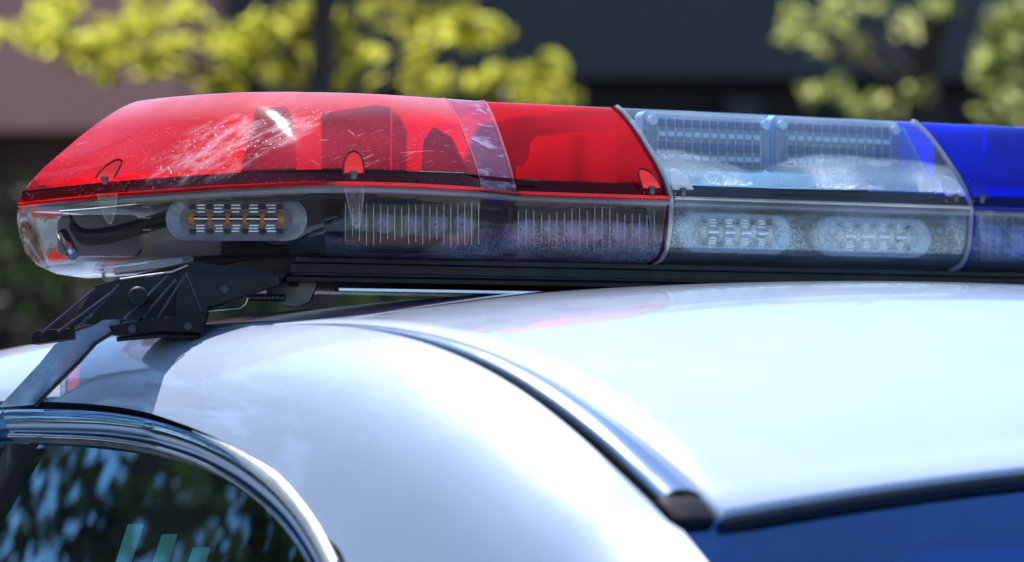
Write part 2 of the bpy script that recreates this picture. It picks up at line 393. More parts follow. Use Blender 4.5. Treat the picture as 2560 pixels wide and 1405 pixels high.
# drip channel moulding
rows = []
for i in range(70):
    Y = .02 - .635 * i / 69
    a = Xd(Y) - .0015; w_ = max(.002, mw(Y) * .68 - .002); hgt = .0015 + .0045 * min(1, max(0, -Y / .4)); row = []
    for j in range(13):
        an = math.pi * j / 12
        row.append(Vector((a - w_ / 2 + w_ / 2 * math.cos(an), Y, zm(Y) - .006 + (hgt + .004) * math.sin(an) ** .7)))
    rows.append(row)
mold = MB().grid(rows).build('roof_moulding', M['silver'], car, ang=60)
Y = -.622; cpt = Vector((Xd(Y) - mw(Y) / 2 + .002, Y, zm(Y) - .009))
MB().box(cpt, .035, .026, .017, (Vector((1, 0, 0)), Vector((0, .82, .57)), Vector((0, -.57, .82))), .007).build('end_cap', M['rubber'], mold)
# rear window
rows = []
for i in range(25):
    f = i / 24; row = []
    for j in range(41):
        s_ = -1 + 2 * j / 40; X = s_ * (.565 + .06 * f)
        y0 = -.628 - .012 * (1 - s_ * s_)
        row.append(Vector((X, y0 - .62 * f - .05 * f * (1 - s_ * s_), roofz(min(abs(X), .53), -.626) - .0105 - .36 * f - .10 * f * f)))
    rows.append(row)
MB().grid(rows, flip=True).build('rear_window', M['rear_glass'], car)
rows = []
for j in range(41):
    s_ = -1 + 2 * j / 40; X = s_ * .53; y0 = -.632 - .012 * (1 - s_ * s_); z0 = roofz(X, -.626) - .009
    rows.append([Vector((X, y0, z0)), Vector((X, y0 - .006, z0 + .001)), Vector((X, y0 - .010, z0 - .003)), Vector((X, y0 - .012, z0 - .008))])
MB().grid(rows).build('rear_window_trim', M['trim_blue'], car)
# rear pillars beside the glass
for sgn in (-1, 1):
    rows = []
    for i in range(20):
        f = i / 19
        gi = Gs2[-1]
        a = side(-.655 + (gi[0] + .655) * f, gi[1] * (f ** 1.6)); a = Vector((-a.x if sgn > 0 else a.x, a.y, a.z))
        b = Vector((a.x - sgn * .012 - sgn * .02 * f, a.y - .02, a.z - .03))
        rows.append([a, b])
# beltline, doors and tail below (mostly out of frame)
def body_half(sgn):
    rows = []
    for i in range(40):
        Y = 2.2 - 4.6 * i / 39
        e = max(0, (abs(Y) - 1.5) / .9); xi = .86 - .2 * e * e
        rows.append([Vector((sgn * .0, Y, 1.04 - .12 * e)), Vector((sgn * xi * .8, Y, 1.03 - .12 * e)), Vector((sgn * (xi - .02), Y, .98 - .12 * e)),
                     Vector((sgn * (xi + .03), Y, .88 - .1 * e)), Vector((sgn * (xi + .05), Y, .62)), Vector((sgn * xi, Y, .25)), Vector((0, Y, .22))])
    return rows
mbb = MB(); mbb.grid(body_half(-1)); mbb.grid(body_half(1), flip=True)
mbb.build('lower_body', M['paint'], car, ang=40)
# doors: gloss black frame following the opening, seal, glass
inn_px = [(0, 1083), (120, 1085), (250, 1092), (360, 1110), (460, 1142), (550, 1188), (625, 1242), (680, 1295), (722, 1350), (755, 1405), (775, 1450)]
sea_px = [(0, 1108), (100, 1110), (250, 1122), (350, 1142), (450, 1172), (540, 1216), (610, 1266), (660, 1315), (698, 1362), (728, 1415), (745, 1450)]
out_px = [(0, 1022), (120, 1021), (250, 1028), (350, 1044), (450, 1074), (540, 1112), (615, 1158), (680, 1206), (735, 1266), (790, 1345), (830, 1425)]
def curve_on_side(px, inset, n=8):
    g = catmull([hit_side(*p) for p in px], n)
    return [side(a, b) + Vector((inset, 0, 0)) for a, b in g], g
Oc, Og = curve_on_side(out_px, .004); Ic, Ig = curve_on_side(inn_px, .010); Sc, Sg = curve_on_side(sea_px, .018)
n = len(Oc); rows = []
for i in range(n):
    row = [Oc[i] + Vector((.014, 0, -.004)), Oc[i] + Vector((.002, 0, 0))]
    for j in range(1, 12):
        s_ = j / 12; p = Oc[i].lerp(Ic[i], s_) + Vector((-.0028, 0, .0012)) * math.sin(math.pi * s_) ** .5
        row.append(p)
    row += [Ic[i], Ic[i] + Vector((.012, 0, .002))]
    rows.append(row)
door = MB().grid(rows).build('door_frame', M['navy'], car, ang=60)
# front extension of the door top past the frame
rows = []
for i in range(12):
    Y = Og[0][0] + (.9 - Og[0][0]) * i / 11; h0, h1 = Og[0][1] + .002 * i / 3, Ig[0][1] + .002 * i / 3
    row = []
    for j in range(9):
        s_ = j / 8; p = side(Y, h0 + (h1 - h0) * s_); row.append(p + Vector((.004 - .004 * math.sin(math.pi * s_), 0, 0)))
    rows.append(row)
MB().grid(rows, flip=True).build('front_door_frame', M['navy'], car)
k0 = int(n * .42)
MB().tube([Oc[i] + Vector((-.0015, 0, .0015)) for i in range(k0, n)], [.0006 + .0058 * min(1, (i - k0) / 22) for i in range(k0, n)], 12).build('chrome_strip', M['bright_strip'], door)
# weather seal
rows = []
for i in range(n):
    row = []
    for j in range(9):
        s_ = j / 8; p = Ic[i].lerp(Sc[i], s_) + Vector((-.004, 0, 0)) * math.sin(math.pi * s_); row.append(p)
    rows.append(row)
MB().grid(rows).build('window_seal', M['rubber'], car)
MB().tube([Ic[i].lerp(Sc[i], .22) + Vector((-.004, 0, 0)) for i in range(n)], .0014, 8).build('seal_bead', M['silver'], car)
# dark rebate behind the gap
rows = []
for i in range(len(Gs)):
    a, b = Gs[i]
    if i * 1.0 > len(Gs): break
    p = side(a, b); rows.append([p + Vector((.006, 0, .004)), p + Vector((.016, 0, -.012)), p + Vector((.022, 0, -.03))])
MB().grid(rows).build('door_rebate', M['rubber'], car)
# side glass
def gx(Y, h): return -.596 - .30 * h + .10 * h * h + .05 * max(0, .5 - Y) ** 2
rows = []
for i in range(50):
    Y = .8 - 1.28 * i / 49; rows.append([Vector((gx(Y, .045 + .27 * j / 24), Y, zm(max(Y, -.3)) - (.03 * (Y + .3) ** 2 if Y < -.3 else 0) - .045 - .27 * j / 24)) for j in range(25)])
MB().grid(rows, flip=True).build('door_window', M['glass'], car)
# pillar between the doors
pa, pb = at(-10, 1085, 2.80), at(-10, 1085, 2.80)
hp = hit_side(45, 1110); hq = hit_side(-60, 1300)
if hp and hq:
    p, q = side(*hp) + Vector((.016, 0, 0)), side(*hq) + Vector((.016, 0, 0))
    q2 = q + (q - p) * 1.2
    mb = MB(); rows = []
    for i in range(10):
        c = p.lerp(q2, i / 9); rows.append([c + Vector((0, -.008, 0)), c + Vector((-.004, 0, 0)), c + Vector((-.004, .05, 0)), c + Vector((0, .06, 0))])
    mb.grid(rows, flip=True).build('door_pillar', M['rubber'], car)
# cabin inside
mb = MB(); mb.box((0, -.05, 1.0), 1.14, 1.5, .3, bev=.05); mb.build('rear_bench', M['interior'], car)
mb = MB(); rows = []
for i in range(20):
    Y = .75 - 1.36 * i / 19; rows.append([Vector((-.53 + 1.06 * j / 12, Y, roofz(-.53 + 1.06 * j / 12, Y) - .02)) for j in range(13)])
mb.grid(rows).build('headliner', M['interior'], car)
for (u, v, ww) in ((340, 1310, 40), (425, 1335, 40), (505, 1368, 45)):  # three pale green bars standing behind the door glass
    c = at(u, v, 2.98); c2 = at(u - 42, v + 130, 2.98)
    e = (c2 - c)
    mb = MB(); mb.box((c + c2) / 2, ww * 2.98 / FP, .004, e.length, (R, F, -e.normalized()), .001); mb.build('green_stripe', M['stripe'], car)
for u in (2470,):
    c = at(u, 1505, 2.60); mb = MB(); mb.box(c, .14, .09, .092, (R, F, Z), .04); mb.build('headrest', M['headrest'], car)
MB().box((0, -.62, 1.10), 1.1, .5, .05, bev=.02).build('parcel_shelf', M['interior'], car)

# ------------------------------------------------------------------ the light bar
bar = thing('light_bar', (0, .2, BZ), 'emergency light bar with scratched red end, clear middle and blue far end', 'light bar')
YC = .235
def fr(y): return YC + (YC - y) * .62
Ht, Hs, Hb = .2515, .169, .1135
# half outline, from the section joint to the tip: (seam), (top), (bottom, z drop), crisp at the kink
SP = [(-.373, -.036), (-.45, -.052), (-.515, -.030), (-.562, .040), (-.614, .135), (-.655, .235)]
TP = [(-.348, .073), (-.41, .066), (-.470, .080), (-.510, .110), (-.534, .165), (-.545, .235)]
BP = [(-.370, -.010), (-.435, -.020), (-.490, .005), (-.525, .055), (-.566, .14), (-.590, .235)]
BD = [0, 0, 0, -.004, -.012, -.014]
SD = [0, 0, 0, -.001, -.004, -.0085]
def stations(kind):
    pre = [(-.157, 0), (-.20, 0), (-.25, 0), (-.31, 0)] if kind == 'S' else [(-.157, .087), (-.20, .087), (-.25, .087), (-.289, .087)] if kind == 'T' else [(-.157, .03), (-.20, .03), (-.25, .03), (-.31, .03)]
    P = {'S': SP, 'T': TP, 'B': BP}[kind]
    mid = [tuple(np.array(pre[-1]) * (1 - k / 4) + np.array(P[0]) * k / 4) for k in (1, 2, 3)]
    return [np.array(p) for p in pre] + [np.array(p) for p in mid] + catmull(P, 7)
SS, TT, BB = stations('S'), stations('T'), stations('B')
nb = len(SS); base_i = 7
def drop(D, i):
    if i < base_i: return 0.0
    t = (i - base_i) / 7; k = min(4, int(t)); t -= k; return D[k] + (D[k + 1] - D[k]) * t
DOME = [(0, .0), (.03, .08), (.10, .2), (.22, .35), (.37, .5), (.53, .66), (.70, .81), (.84, .915), (.94, .975), (1.0, 1.0)]
LOW = [(0, 0), (.45, .06), (.72, .18), (.88, .36), (.96, .58), (1.0, .8), (1.0, 1.0)]
def P2(a, z): return Vector((a[0], a[1], ZC + z))
def mir(p): return Vector((p.x, fr(p.y), p.z))
def dome_row(s_, t_, hs, inset=0.0):
    row = []
    for u_, v_ in DOME:
        a = s_ + (t_ - s_) * u_; row.append(P2(a, hs + (Ht - hs) * v_))
    n_ = len(row); a, b = row[-1], mir(row[-1]); full = list(row)
    for k in range(1, 7):
        f = k / 7; full.append(a.lerp(b, f) + Z * (.003 * min(1, (a - b).length / .2) * math.sin(math.pi * f)))
    full += [mir(p) for p in reversed(row)]
    return full
def left_dome(sg=1):
    rows = [dome_row(SS[i], TT[i], Hs + drop(SD, i)) for i in range(nb)]
    if sg < 0: rows = [[Vector((-p.x + .010, p.y, p.z)) for p in r] for r in rows]
    return rows
LD = left_dome()
dome_r = MB().grid(LD[6:]).build('red_dome', M['red'], bar, ang=20); dome_r['label'] = 'scratched faded red end dome, top glow in its colour'
MB().grid(LD[3:7]).build('dome_facet', M['facet'], dome_r, ang=20)
MB().grid(LD[:4]).build('red_dome', M['red_plain'], bar, ang=20)['label'] = 'clean red inner dome beside the clear one'
for i_, r_ in ((3, .0011), (6, .0006)):
    MB().tube([p + Vector((0, -.0006, 0)) for p in LD[i_][:11]], r_, 8).build('facet_edge', M['facet_edge'], dome_r)
dome_b = MB().grid(left_dome(-1), flip=True).build('blue_dome', M['blue'], bar, ang=20)
def straight(profile_fn, x0, x1, k=8): return [profile_fn(x0 + (x1 - x0) * i / k) for i in range(k + 1)]
dome_c = MB().grid(straight(lambda x: dome_row(np.array((x, 0.)), np.array((x, .087)), Hs), .163, -.153)).build('clear_dome', M['clear_top'], bar, ang=20)
# rims of the domes: a thick moulded lip along the bottom
def lip_rows(i0, i1, z0, z1, out, sg=1, rr=6):
    rows = []
    for i in range(i0, i1 + 1):
        s_ = SS[i]; t_ = SS[min(i + 1, nb - 1)] - SS[max(i - 1, 0)]; t_ = t_ / np.linalg.norm(t_); nrm = np.array((t_[1], -t_[0]))
        if nrm[1] > 0 and i < 20: nrm = -nrm
        dz = drop(SD, i); row = []
        for k in range(rr * 2 + 1):
            a = -math.pi / 2 + math.pi * k / (rr * 2)
            q = s_ + nrm * (out * math.cos(a)); x = q[0]
            row.append(Vector((x if sg > 0 else -x + .010, q[1], ZC + (z0 + z1) / 2 + dz + (z1 - z0) / 2 * math.sin(a))))
        rows.append(row)
    return rows
def lips(name, mat, parent, z0, z1, out, sg=1):
    r = lip_rows(0, nb - 1, z0, z1, out, sg); mb = MB(); mb.grid(r)
    mb.grid([[mir(p) for p in q] for q in r], flip=True); return mb.build(name, mat, parent, ang=60)
lips('rim', M['red_lip'], dome_r, Hs - .0016, Hs + .0014, .0035)
lips('rim', M['blue_lip'], dome_b, Hs - .0016, Hs + .0014, .0035, -1)
def centre_lip(z0, z1, out):
    r = []
    for i in range(3):
        x = -.153 + .316 * i / 2
        r.append([Vector((x, -out * math.cos(-math.pi / 2 + math.pi * k / 8), ZC + (z0 + z1) / 2 + (z1 - z0) / 2 * math.sin(-math.pi / 2 + math.pi * k / 8))) for k in range(9)])
    mb = MB(); mb.grid(r); return mb
centre_lip(Hs - .0016, Hs + .0014, .0035).build('rim', M['clear_rim'], dome_c, ang=60)
# lower lenses
def low_row(s_, b_, hs, hb):
    row = []
    for u_, v_ in LOW: row.append(P2(b_ + (s_ - b_) * u_, hb + (hs - hb) * v_))
    return row
def lower(x_idx, sg=1):
    rows = []
    for i in x_idx:
        r = low_row(SS[i], BB[i], Hs - .004 + drop(SD, i), Hb + drop(BD, i))
        full = [mir(p) for p in reversed(r)]
        a, b = full[-1], r[0]
        if i >= 17: full += [a.lerp(b, k / 5) for k in range(1, 5)]
        else: full += [a.lerp(b, k / 5) for k in range(1, 5)]
        full += r
        if sg < 0: full = [Vector((-p.x + .010, p.y, p.z)) for p in full]
        rows.append(full)
    return rows
low_a = MB().grid(lower(range(0, 21))).build('lower_lens', M['clear_low_l'], bar, ang=25)
low_e = MB().grid(lower(range(20, nb))).build('end_lens', M['clear_end'], bar, ang=25)
low_d = MB().grid(lower(range(0, 12), -1), flip=True).build('lower_lens', M['clear_low_c'], bar, ang=25)
MB().grid(lower(range(11, nb), -1), flip=True).build('end_lens', M['clear_end'], bar, ang=25)
def crow(x):
    r = low_row(np.array((x, 0.)), np.array((x, .03)), Hs - .004, Hb); return r
rc = straight(crow, -.152, .162)
low_c = MB().grid(rc).build('lower_lens', M['clear_low_c'], bar, ang=25)
MB().grid([[mir(p) for p in q] for q in rc], flip=True).build('lower_lens', M['clear'], bar, ang=25)
def lip_low(mat, z0, z1, out, name):
    lips(name, mat, low_a, z0, z1, out)
    centre_lip(z0, z1, out).build(name, mat, low_c, ang=60); lips(name, mat, low_d, z0, z1, out, -1)
lip_low(M['clear_rim'], Hs - .0075, Hs - .0018, .0030, 'rim')
# joints between the sections
def joint(x, mat_up, nm):
    sgs = []
    for side_ in (0, 1):
        pts = []
        for u_, v_ in LOW: pts.append(P2(np.array((x, .03 * (1 - u_) - .0012)), Hb + (Hs - Hb) * v_))
        for u_, v_ in DOME: pts.append(P2(np.array((x, .087 * u_ - .0012)), Hs + (Ht + .0006 - Hs) * v_))
        if side_: pts = [mir(p) for p in pts]
        MB().tube(pts, .0022, 8).build(nm, mat_up, bar)
joint(-.1555, M['clear_rim'], 'joint_rib'); joint(.1645, M['clear_rim'], 'joint_rib')
# red and blue edge ribs right beside the joints
for x, m_ in ((-.1592, M['red_edge']), (.1682, M['blue_lip'])):
    pts = [P2(np.array((x, .03 * (1 - u_) - .0008)), Hb + (Hs - Hb) * v_) for u_, v_ in LOW] + [P2(np.array((x, .087 * u_ - .0008)), Hs + (Ht - Hs) * v_) for u_, v_ in DOME]
    MB().tube(pts, .0017, 8).build('edge_rib', m_, bar)
EXv, EYv = Vector((1, 0, 0)), Vector((0, 1, 0))
# tray between upper and lower level (dark band behind the rims)
def offs(s_, t_in): return s_
rows = []
for i in range(nb - 1, -1, -1):
    c = np.array((-.40, YC)); s_ = SS[i] + (np.array((SS[i][0] * .80, YC)) - SS[i]) * .14
    rows.append([P2(s_, Hs - .010), P2(s_, Hs + .009 + drop(SD, i)), mir(P2(s_, Hs + .009 + drop(SD, i))), mir(P2(s_, Hs - .010))])
rows2 = [[Vector((-p.x + .01, p.y, p.z)) for p in r] for r in reversed(rows)]
rows = rows[:] + rows2
MB().grid(rows, close=True, flip=True).build('tray', M['black'], bar, ang=30)
def gasket(sg, parent):
    rows = []
    for i in range(nb):
        t_ = SS[min(i + 1, nb - 1)] - SS[max(i - 1, 0)]; t_ = t_ / np.linalg.norm(t_); q = SS[i] + np.array((-t_[1], t_[0])) * -.0048
        x = q[0] if sg > 0 else -q[0] + .010
        if i == nb - 1: x, q = (SS[i][0] + .0048) * sg + (0 if sg > 0 else .01), SS[i]
        dz = drop(SD, i); rows.append([Vector((x, q[1], ZC + Hs + .0006 + dz)), Vector((x, q[1] + .0006, ZC + Hs + .0115 + dz)), Vector((x - sg * (x - sg * .3) * .04, q[1] + (YC - q[1]) * .04, ZC + Hs + .0115 + dz))])
    return MB().grid(rows).build('gasket', M['black'], parent, ang=30)
gasket(1, bar); gasket(-1, bar)
MB().grid([[Vector((x, .0048, ZC + Hs + .0006)), Vector((x, .0054, ZC + Hs + .0115)), Vector((x, .012, ZC + Hs + .0115))] for x in (-.152, .162)]).build('gasket', M['black'], bar)
# pale see-through inner walls of the clear section
mb = MB(); mb.box((.005, .165, ZC + .215), .30, .003, .066); mb.build('inner_wall', M['glow'], bar)
mb = MB(); mb.poly((.158, .165, ZC + .212), EYv, EXv, Z, [(-.125, -.033), (.09, -.033), (.05, .034), (-.075, .034)], .002); mb.build('bulkhead', M['glow_blue'], bar)
# base extrusion with long grooves
prof = [(.040, Hb + .003), (.031, Hb + .001), (.027, Hb - .001), (.027, Hb - .0055), (.034, Hb - .0070), (.034, Hb - .0155), (.030, Hb - .0165), (.030, Hb - .0180),
        (.042, Hb - .0200), (.042, Hb - .0240)]
def prow(x, dy=0.0):
    r = [Vector((x, y + dy, ZC + Hb + (z - Hb) * .82)) for y, z in prof]; return r + [mir(p) for p in reversed(r)]
rows = [prow(x) for x in (-.50, -.40, -.30, -.1, .1, .3, .52)]
mb = MB(); mb.grid(rows, close=True)
mb.f.append(list(range(len(rows[0]))))
base = mb.build('base_extrusion', M['black_metal'], bar, ang=30)
mb = MB(); mb.box((-.02, .050, ZC + .0875), .86, .008, .0028, bev=.0006); mb.build('bright_rail', M['alu'], base)
# lower cabinet inside: dark back panel for the modules
mb = MB()
rows = []
for i in range(0, 30):
    b_ = BB[i] + (np.array((BB[i][0] * .93, YC)) - BB[i]) * (.32 if i < 8 else .38)
    rows.append([P2(b_, Hb + .0015), P2(b_, Hs - .009)])
mb.grid(rows); mb.grid([[Vector((-p.x + .01, p.y, p.z)) for p in r] for r in rows], flip=True)
mb.grid([[P2((-.16, .095), Hb + .0015), P2((-.16, .095), Hs - .009)], [P2((.17, .095), Hb + .0015), P2((.17, .095), Hs - .009)]])
mb.build('back_panel', M['black'], bar, ang=30)
mb = MB(); rows = []
for i in range(0, 34):
    b_ = BB[i] + (np.array((BB[i][0] * .95, YC)) - BB[i]) * .05
    rows.append([P2(b_, Hb + .002), mir(P2(b_, Hb + .002))])
rows = rows[::-1] + [[Vector((-p.x + .01, p.y, p.z)) for p in r] for r in rows]
mb.grid(rows, flip=True); mb.build('floor_plate', M['black'], bar)
# ---- modules
EX, EY = Vector((1, 0, 0)), Vector((0, 1, 0))
def led_capsule(c, ex, ey, w_, h_, n, ledmat, bodymat, label=None):
    """pill-shaped light head: rim, pale board, row of LEDs with reflecting bars"""
    mb = MB(); mb.poly(c + ey * .008, ex, ey, Z, stadium(w_, h_), .008, .0015)
    body = mb.build('light_head', bodymat, bar)
    if label: body['label'] = label
    ring = MB(); outer = stadium(w_ * .985, h_ * .97); inner = stadium(w_ * .80, h_ * .62); m_ = len(outer)
    rws = []
    for (a, dd) in ((outer, .004), (outer, .0), (stadium(w_ * .93, h_ * .88), -.0015), (inner, .0015), (inner, .004)):
        rws.append([c + ex * p[0] + Z * p[1] + ey * dd for p in a])
    ring.grid(rws, close=True); ring.build('bezel', M['clear_rim'], body)
    brd = MB(); brd.poly(c + ey * .0045, ex, ey, Z, stadium(w_ * .8, h_ * .6), .0015); brd.build('board', M['grey'], body)
    for k in range(n):
        x = (-.5 + (k + .5) / n) * w_ * .74
        mb = MB(); rw = []
        for a in range(7):
            aa = math.pi / 2 * a / 6
            rw.append([c + ex * (x + .0042 * math.cos(aa) * math.cos(b * math.pi / 6)) + Z * (.0060 * math.cos(aa) * math.sin(b * math.pi / 6)) + ey * (.0032 - .0042 * math.sin(aa)) for b in range(12)])
        mb.grid(rw, close=True); mb.build('led', ledmat, body)
        for zz in (.30, -.30):
            mb = MB(); mb.box(c + ex * x + Z * zz * h_ + ey * .002, .0052, .002, h_ * .16, (ex, ey, Z), .0004); mb.build('fin', M['black'], body)
    for k in range(n - 1):
        x = (-.5 + (k + 1) / n) * w_ * .74
        mb = MB(); mb.tube([c + ex * (x - .0055) + ey * .001, c + ex * (x + .0055) + ey * .001], h_ * .075, 12); mb.build('light_pipe', M['chrome'], body)
        for zz in (.16, .24, .31, -.15, -.215, -.28):
            mb = MB(); mb.box(c + ex * (x + random.uniform(-.0006, .0006)) + Z * zz * h_ + ey * .0018, random.uniform(.0055, .0085), .0016, h_ * .028, (ex, ey, Z)); mb.build('reflector_bar', M['bright_strip'], body)
    return body
tilt = Vector((-.8625, .506, 0))
c0 = at(590, 547, 2.955)
led_capsule(c0, R, F, 355 * 2.955 / FP, 110 * 2.955 / FP, 6, M['amber'], M['head_rim'], 'pill-shaped light head with six amber LEDs')
for u0, u1, v0 in ((1705, 1982, 582), (2045, 2330, 592)):
    a = onY(u0, v0, .035); b = onY(u1, v0, .035)
    led_capsule((a + b) / 2, EX, EY, (b - a).x, 100 * 3.15 / FP, 5, M['pale_led'], M['ledbody'], 'pale pill-shaped light head behind fogged lens')
def ribbed(a, b, h_, ribs, ncup, label):
    ex = (b - a).normalized(); ey = Vector((-ex.y, ex.x, 0)); c = (a + b) / 2; w_ = (b - a).length
    mb = MB(); mb.box(c + ey * .016, w_, .004, h_, (ex, ey, Z), .001)
    mb.box(c + ey * .008 + Z * h_ / 2, w_, .018, .0025, (ex, ey, Z)); mb.box(c + ey * .008 - Z * h_ / 2, w_, .018, .0025, (ex, ey, Z))
    body = mb.build('ribbed_light_head', M['black'], bar); body['label'] = label
    for k in range(ncup):
        x = (-.5 + (k + .5) / ncup) * w_; mb = MB(); rw = []; r0 = min(w_ / ncup, h_) * .40
        for q in range(7):
            rr = r0 * (1 - q / 7); dd = .001 + .012 * (1 - (rr / r0) ** 2)
            rw.append([c + ex * (x + rr * math.cos(t * math.pi / 8)) + Z * rr * math.sin(t * math.pi / 8) + ey * dd for t in range(16)])
        mb.grid(rw, close=True); mb.build('reflector_cup', M['cup'], body)
    rw = []; nn = ribs * 6
    for i in range(nn + 1):
        x = (-.5 + i / nn) * w_; d_ = -.0009 * abs(math.sin(math.pi * i / 6))
        rw.append([c + ex * x + ey * (d_ - .002) - Z * h_ * .47, c + ex * x + ey * (d_ - .002), c + ex * x + ey * (d_ - .002) + Z * h_ * .47])
    MB().grid(rw).build('fluted_cover', M['cover'], body, ang=70)
    for i in range(ribs + 1):
        x = (-.5 + i / ribs) * w_
        jit = random.uniform(.6, 1.0)
        mb = MB(); mb.tube([c + ex * x - Z * h_ * .46 * jit - ey * .0025, c + ex * x + Z * h_ * .46 * jit - ey * .0025], .00024, 6); mb.build('rib', M['alu'], body)
    for xs in (-.55, .55):
        mb = MB(); mb.tube([c + ex * xs * w_ + ey * .006, c + ex * xs * w_ + ey * .002], .0042, 12); mb.build('screw', M['black'], body)
ribbed(at(862, 555, 2.96), at(1195, 560, 2.985), 128 * 2.96 / FP, 19, 5, 'ribbed light head above white foam')
ribbed(onY(1292, 572, .03), onY(1632, 578, .03), 130 * 3.05 / FP, 18, 6, 'ribbed light head behind frothy lens')
ribbed(onY(2450, 590, .03), onY(2760, 595, .03), 120 * 3.3 / FP, 16, 5, 'ribbed light head under blue dome')
# upper level: two rectangular takedown heads in the clear middle
for (u0, u1, v0, v1) in ((1608, 1922, 291, 402), (1932, 2246, 303, 412)):
    a = onY(u0, v1, .098); b = onY(u1, v0, .098); c = (a + b) / 2; c.y = .098
    w_ = abs(b.x - a.x); h_ = abs(b.z - a.z) + .006
    c.z -= .003
    mb = MB(); mb.poly(c + EY * .008, EX, EY, Z, rrect(w_, h_, .006), .012, .001); body = mb.build('takedown_light', M['head_blue'], bar)
    mb = MB(); mb.poly(c - EY * .001, EX, EY, Z, rrect(w_ * .98, h_ * .96, .006), .004, .0012); mb.build('cover', M['clear_rim'], body)
    for r_ in range(4):
        for q in range(12):
            p = c + EX * (-.5 + (q + .5) / 12) * w_ * .82 + Z * (.5 - (r_ + .5) / 4) * h_ * .8 - EY * .0045
            mb = MB(); mb.box(p, w_ * .05, .002, h_ * (.09 if r_ % 2 else .13), bev=.0005); mb.build('cell', M['cell_pale'] if r_ % 2 else M['cell_blue'], body)
    for q in range(13):
        x = (-.5 + q / 12) * w_ * .82
        mb = MB(); mb.tube([c + EX * x - EY * .005 - Z * h_ * .42, c + EX * x - EY * .005 + Z * h_ * .42], .0003, 6); mb.build('rib', M['alu'], body)
    for sx in (-.45, .45):
        mb = MB(); mb.tube([c + EX * sx * w_ - EY * .002 + Z * h_ * .33, c + EX * sx * w_ - EY * .006 + Z * h_ * .33], .0045, 14); mb.build('screw', M['cell_pale'], body)
# upper level red: mirrors, rotators, cabinet
def plate(us, d, t_=.003, mat='black', nm='mirror_panel', lab=None):
    pts = [at(u, v, d) for u, v in us]; c = sum(pts, Vector()) / len(pts)
    ol = [((p - c).dot(R), (p - c).dot(Z)) for p in pts]
    o = MB().poly(c, R, F, Z, ol, t_, .0004).build(nm, M[mat], bar)
    if lab: o['label'] = lab
    return o
plate([(600, 440), (742, 440), (735, 300), (715, 266), (640, 270)], 3.06, .004, 'black')
plate([(805, 440), (975, 440), (977, 268), (940, 262), (803, 284)], 3.02, .004, 'black')
plate([(980, 438), (1017, 438), (1017, 330), (1000, 290), (980, 275)], 3.05, .004, 'grey')
plate([(1052, 438), (1175, 438), (1130, 345), (1085, 318), (1060, 350)], 3.03, .012, 'black', 'rotator_housing')
plate([(1175, 445), (1290, 455), (1290, 330), (1200, 320)], 3.12, .01, 'dark_metal', 'rotator_housing')
# dish reflector
cc = at(1268, 360, 3.12); rw = []
axd = (R * .88 - F * .45).normalized(); a1 = axd.cross(Z).normalized()
for q in range(9):
    r_ = .020 * q / 8; dd = .012 * (r_ / .02) ** 2
    rw.append([cc + axd * dd + a1 * r_ * math.cos(t * math.pi / 12) + Z * r_ * math.sin(t * math.pi / 12) for t in range(24)])
dish = MB().grid(rw, close=True).build('dish_reflector', M['dark_metal'], bar)
MB().tube([cc, cc + axd * .018], .004, 10).build('bulb', M['dark_metal'], dish)
# cabinet with bevelled panel
a, b = onY(1345, 480, .12), onY(1660, 480, .12)
mb = MB()
pts = [(1340, 480), (1385, 372), (1430, 330), (1600, 322), (1648, 372), (1672, 480)]
pw = [onY(u, v, .095) for u, v in pts]; c = sum(pw, Vector()) / 6
mb.poly(c + EY * .03, EX, EY, Z, [((p - c).x, (p - c).z) for p in pw], .06, .002); cab = mb.build('reflector_cabinet', M['milky'], bar)
mb = MB(); mb.box(onY(1440, 400, .100), .012, .006, .045, bev=.002); mb.build('post', M['grey'], cab)
for (u, v, w_, h_) in ((1560, 400, .02, .05), (1600, 395, .012, .048)):
    mb = MB(); mb.box(onY(u, v, .100), w_, .006, h_, bev=.002); mb.build('baffle', M['grey'], cab)
# blue side boxes
for (u, v, w_, h_) in ((2395, 395, .035, .045), (2470, 420, .02, .03), (2530, 395, .04, .055)):
    mb = MB(); mb.box(onY(u, v, .11), w_, .03, h_, bev=.002); mb.build('blue_side_housing', M['dark_metal'], bar)
plate([(600, 445), (1290, 470), (1290, 462), (600, 436)], 3.0, .002, 'grey', 'tray_edge')
# end lens contents: bent mirror and dark coil
def strip_px(pl, d, wd, mat, nm):
    pts = [at(u, v, d) for u, v in pl]; rows = []
    for i, p in enumerate(catmull([tuple(q) for q in pts], 6)):
        p = Vector(p); rows.append([p - Z * wd, p - Z * wd * .3 - F * .004, p + Z * wd * .4 - F * .004, p + Z * wd])
    return MB().grid(rows).build(nm, M[mat], bar)
strip_px([(175, 555), (205, 590), (270, 588), (340, 570), (420, 545)], 3.0, .007, 'black', 'bent_reflector')
strip_px([(150, 528), (230, 522), (330, 512), (460, 500), (640, 497)], 2.99, .0012, 'chrome', 'glint_strip')
mb = MB(); mb.poly(at(250, 590, 3.06), R, F, Z, rrect(.07, .035, .008), .02, .002); mb.build('alley_housing', M['grey'], bar)
mb = MB(); mb.tube([at(185, 640, 3.0), at(165, 600, 3.01), at(158, 585, 3.02)], .005, 10); mb.build('bulb_tube', M['chrome'], bar)
for k, v in enumerate((505, 518, 545, 575, 590)):
    mb = MB(); mb.box(at(367, v, 2.98), .007, .003, .0012, (R, F, Z)); mb.build('red_marking', M['red_lip'], bar)
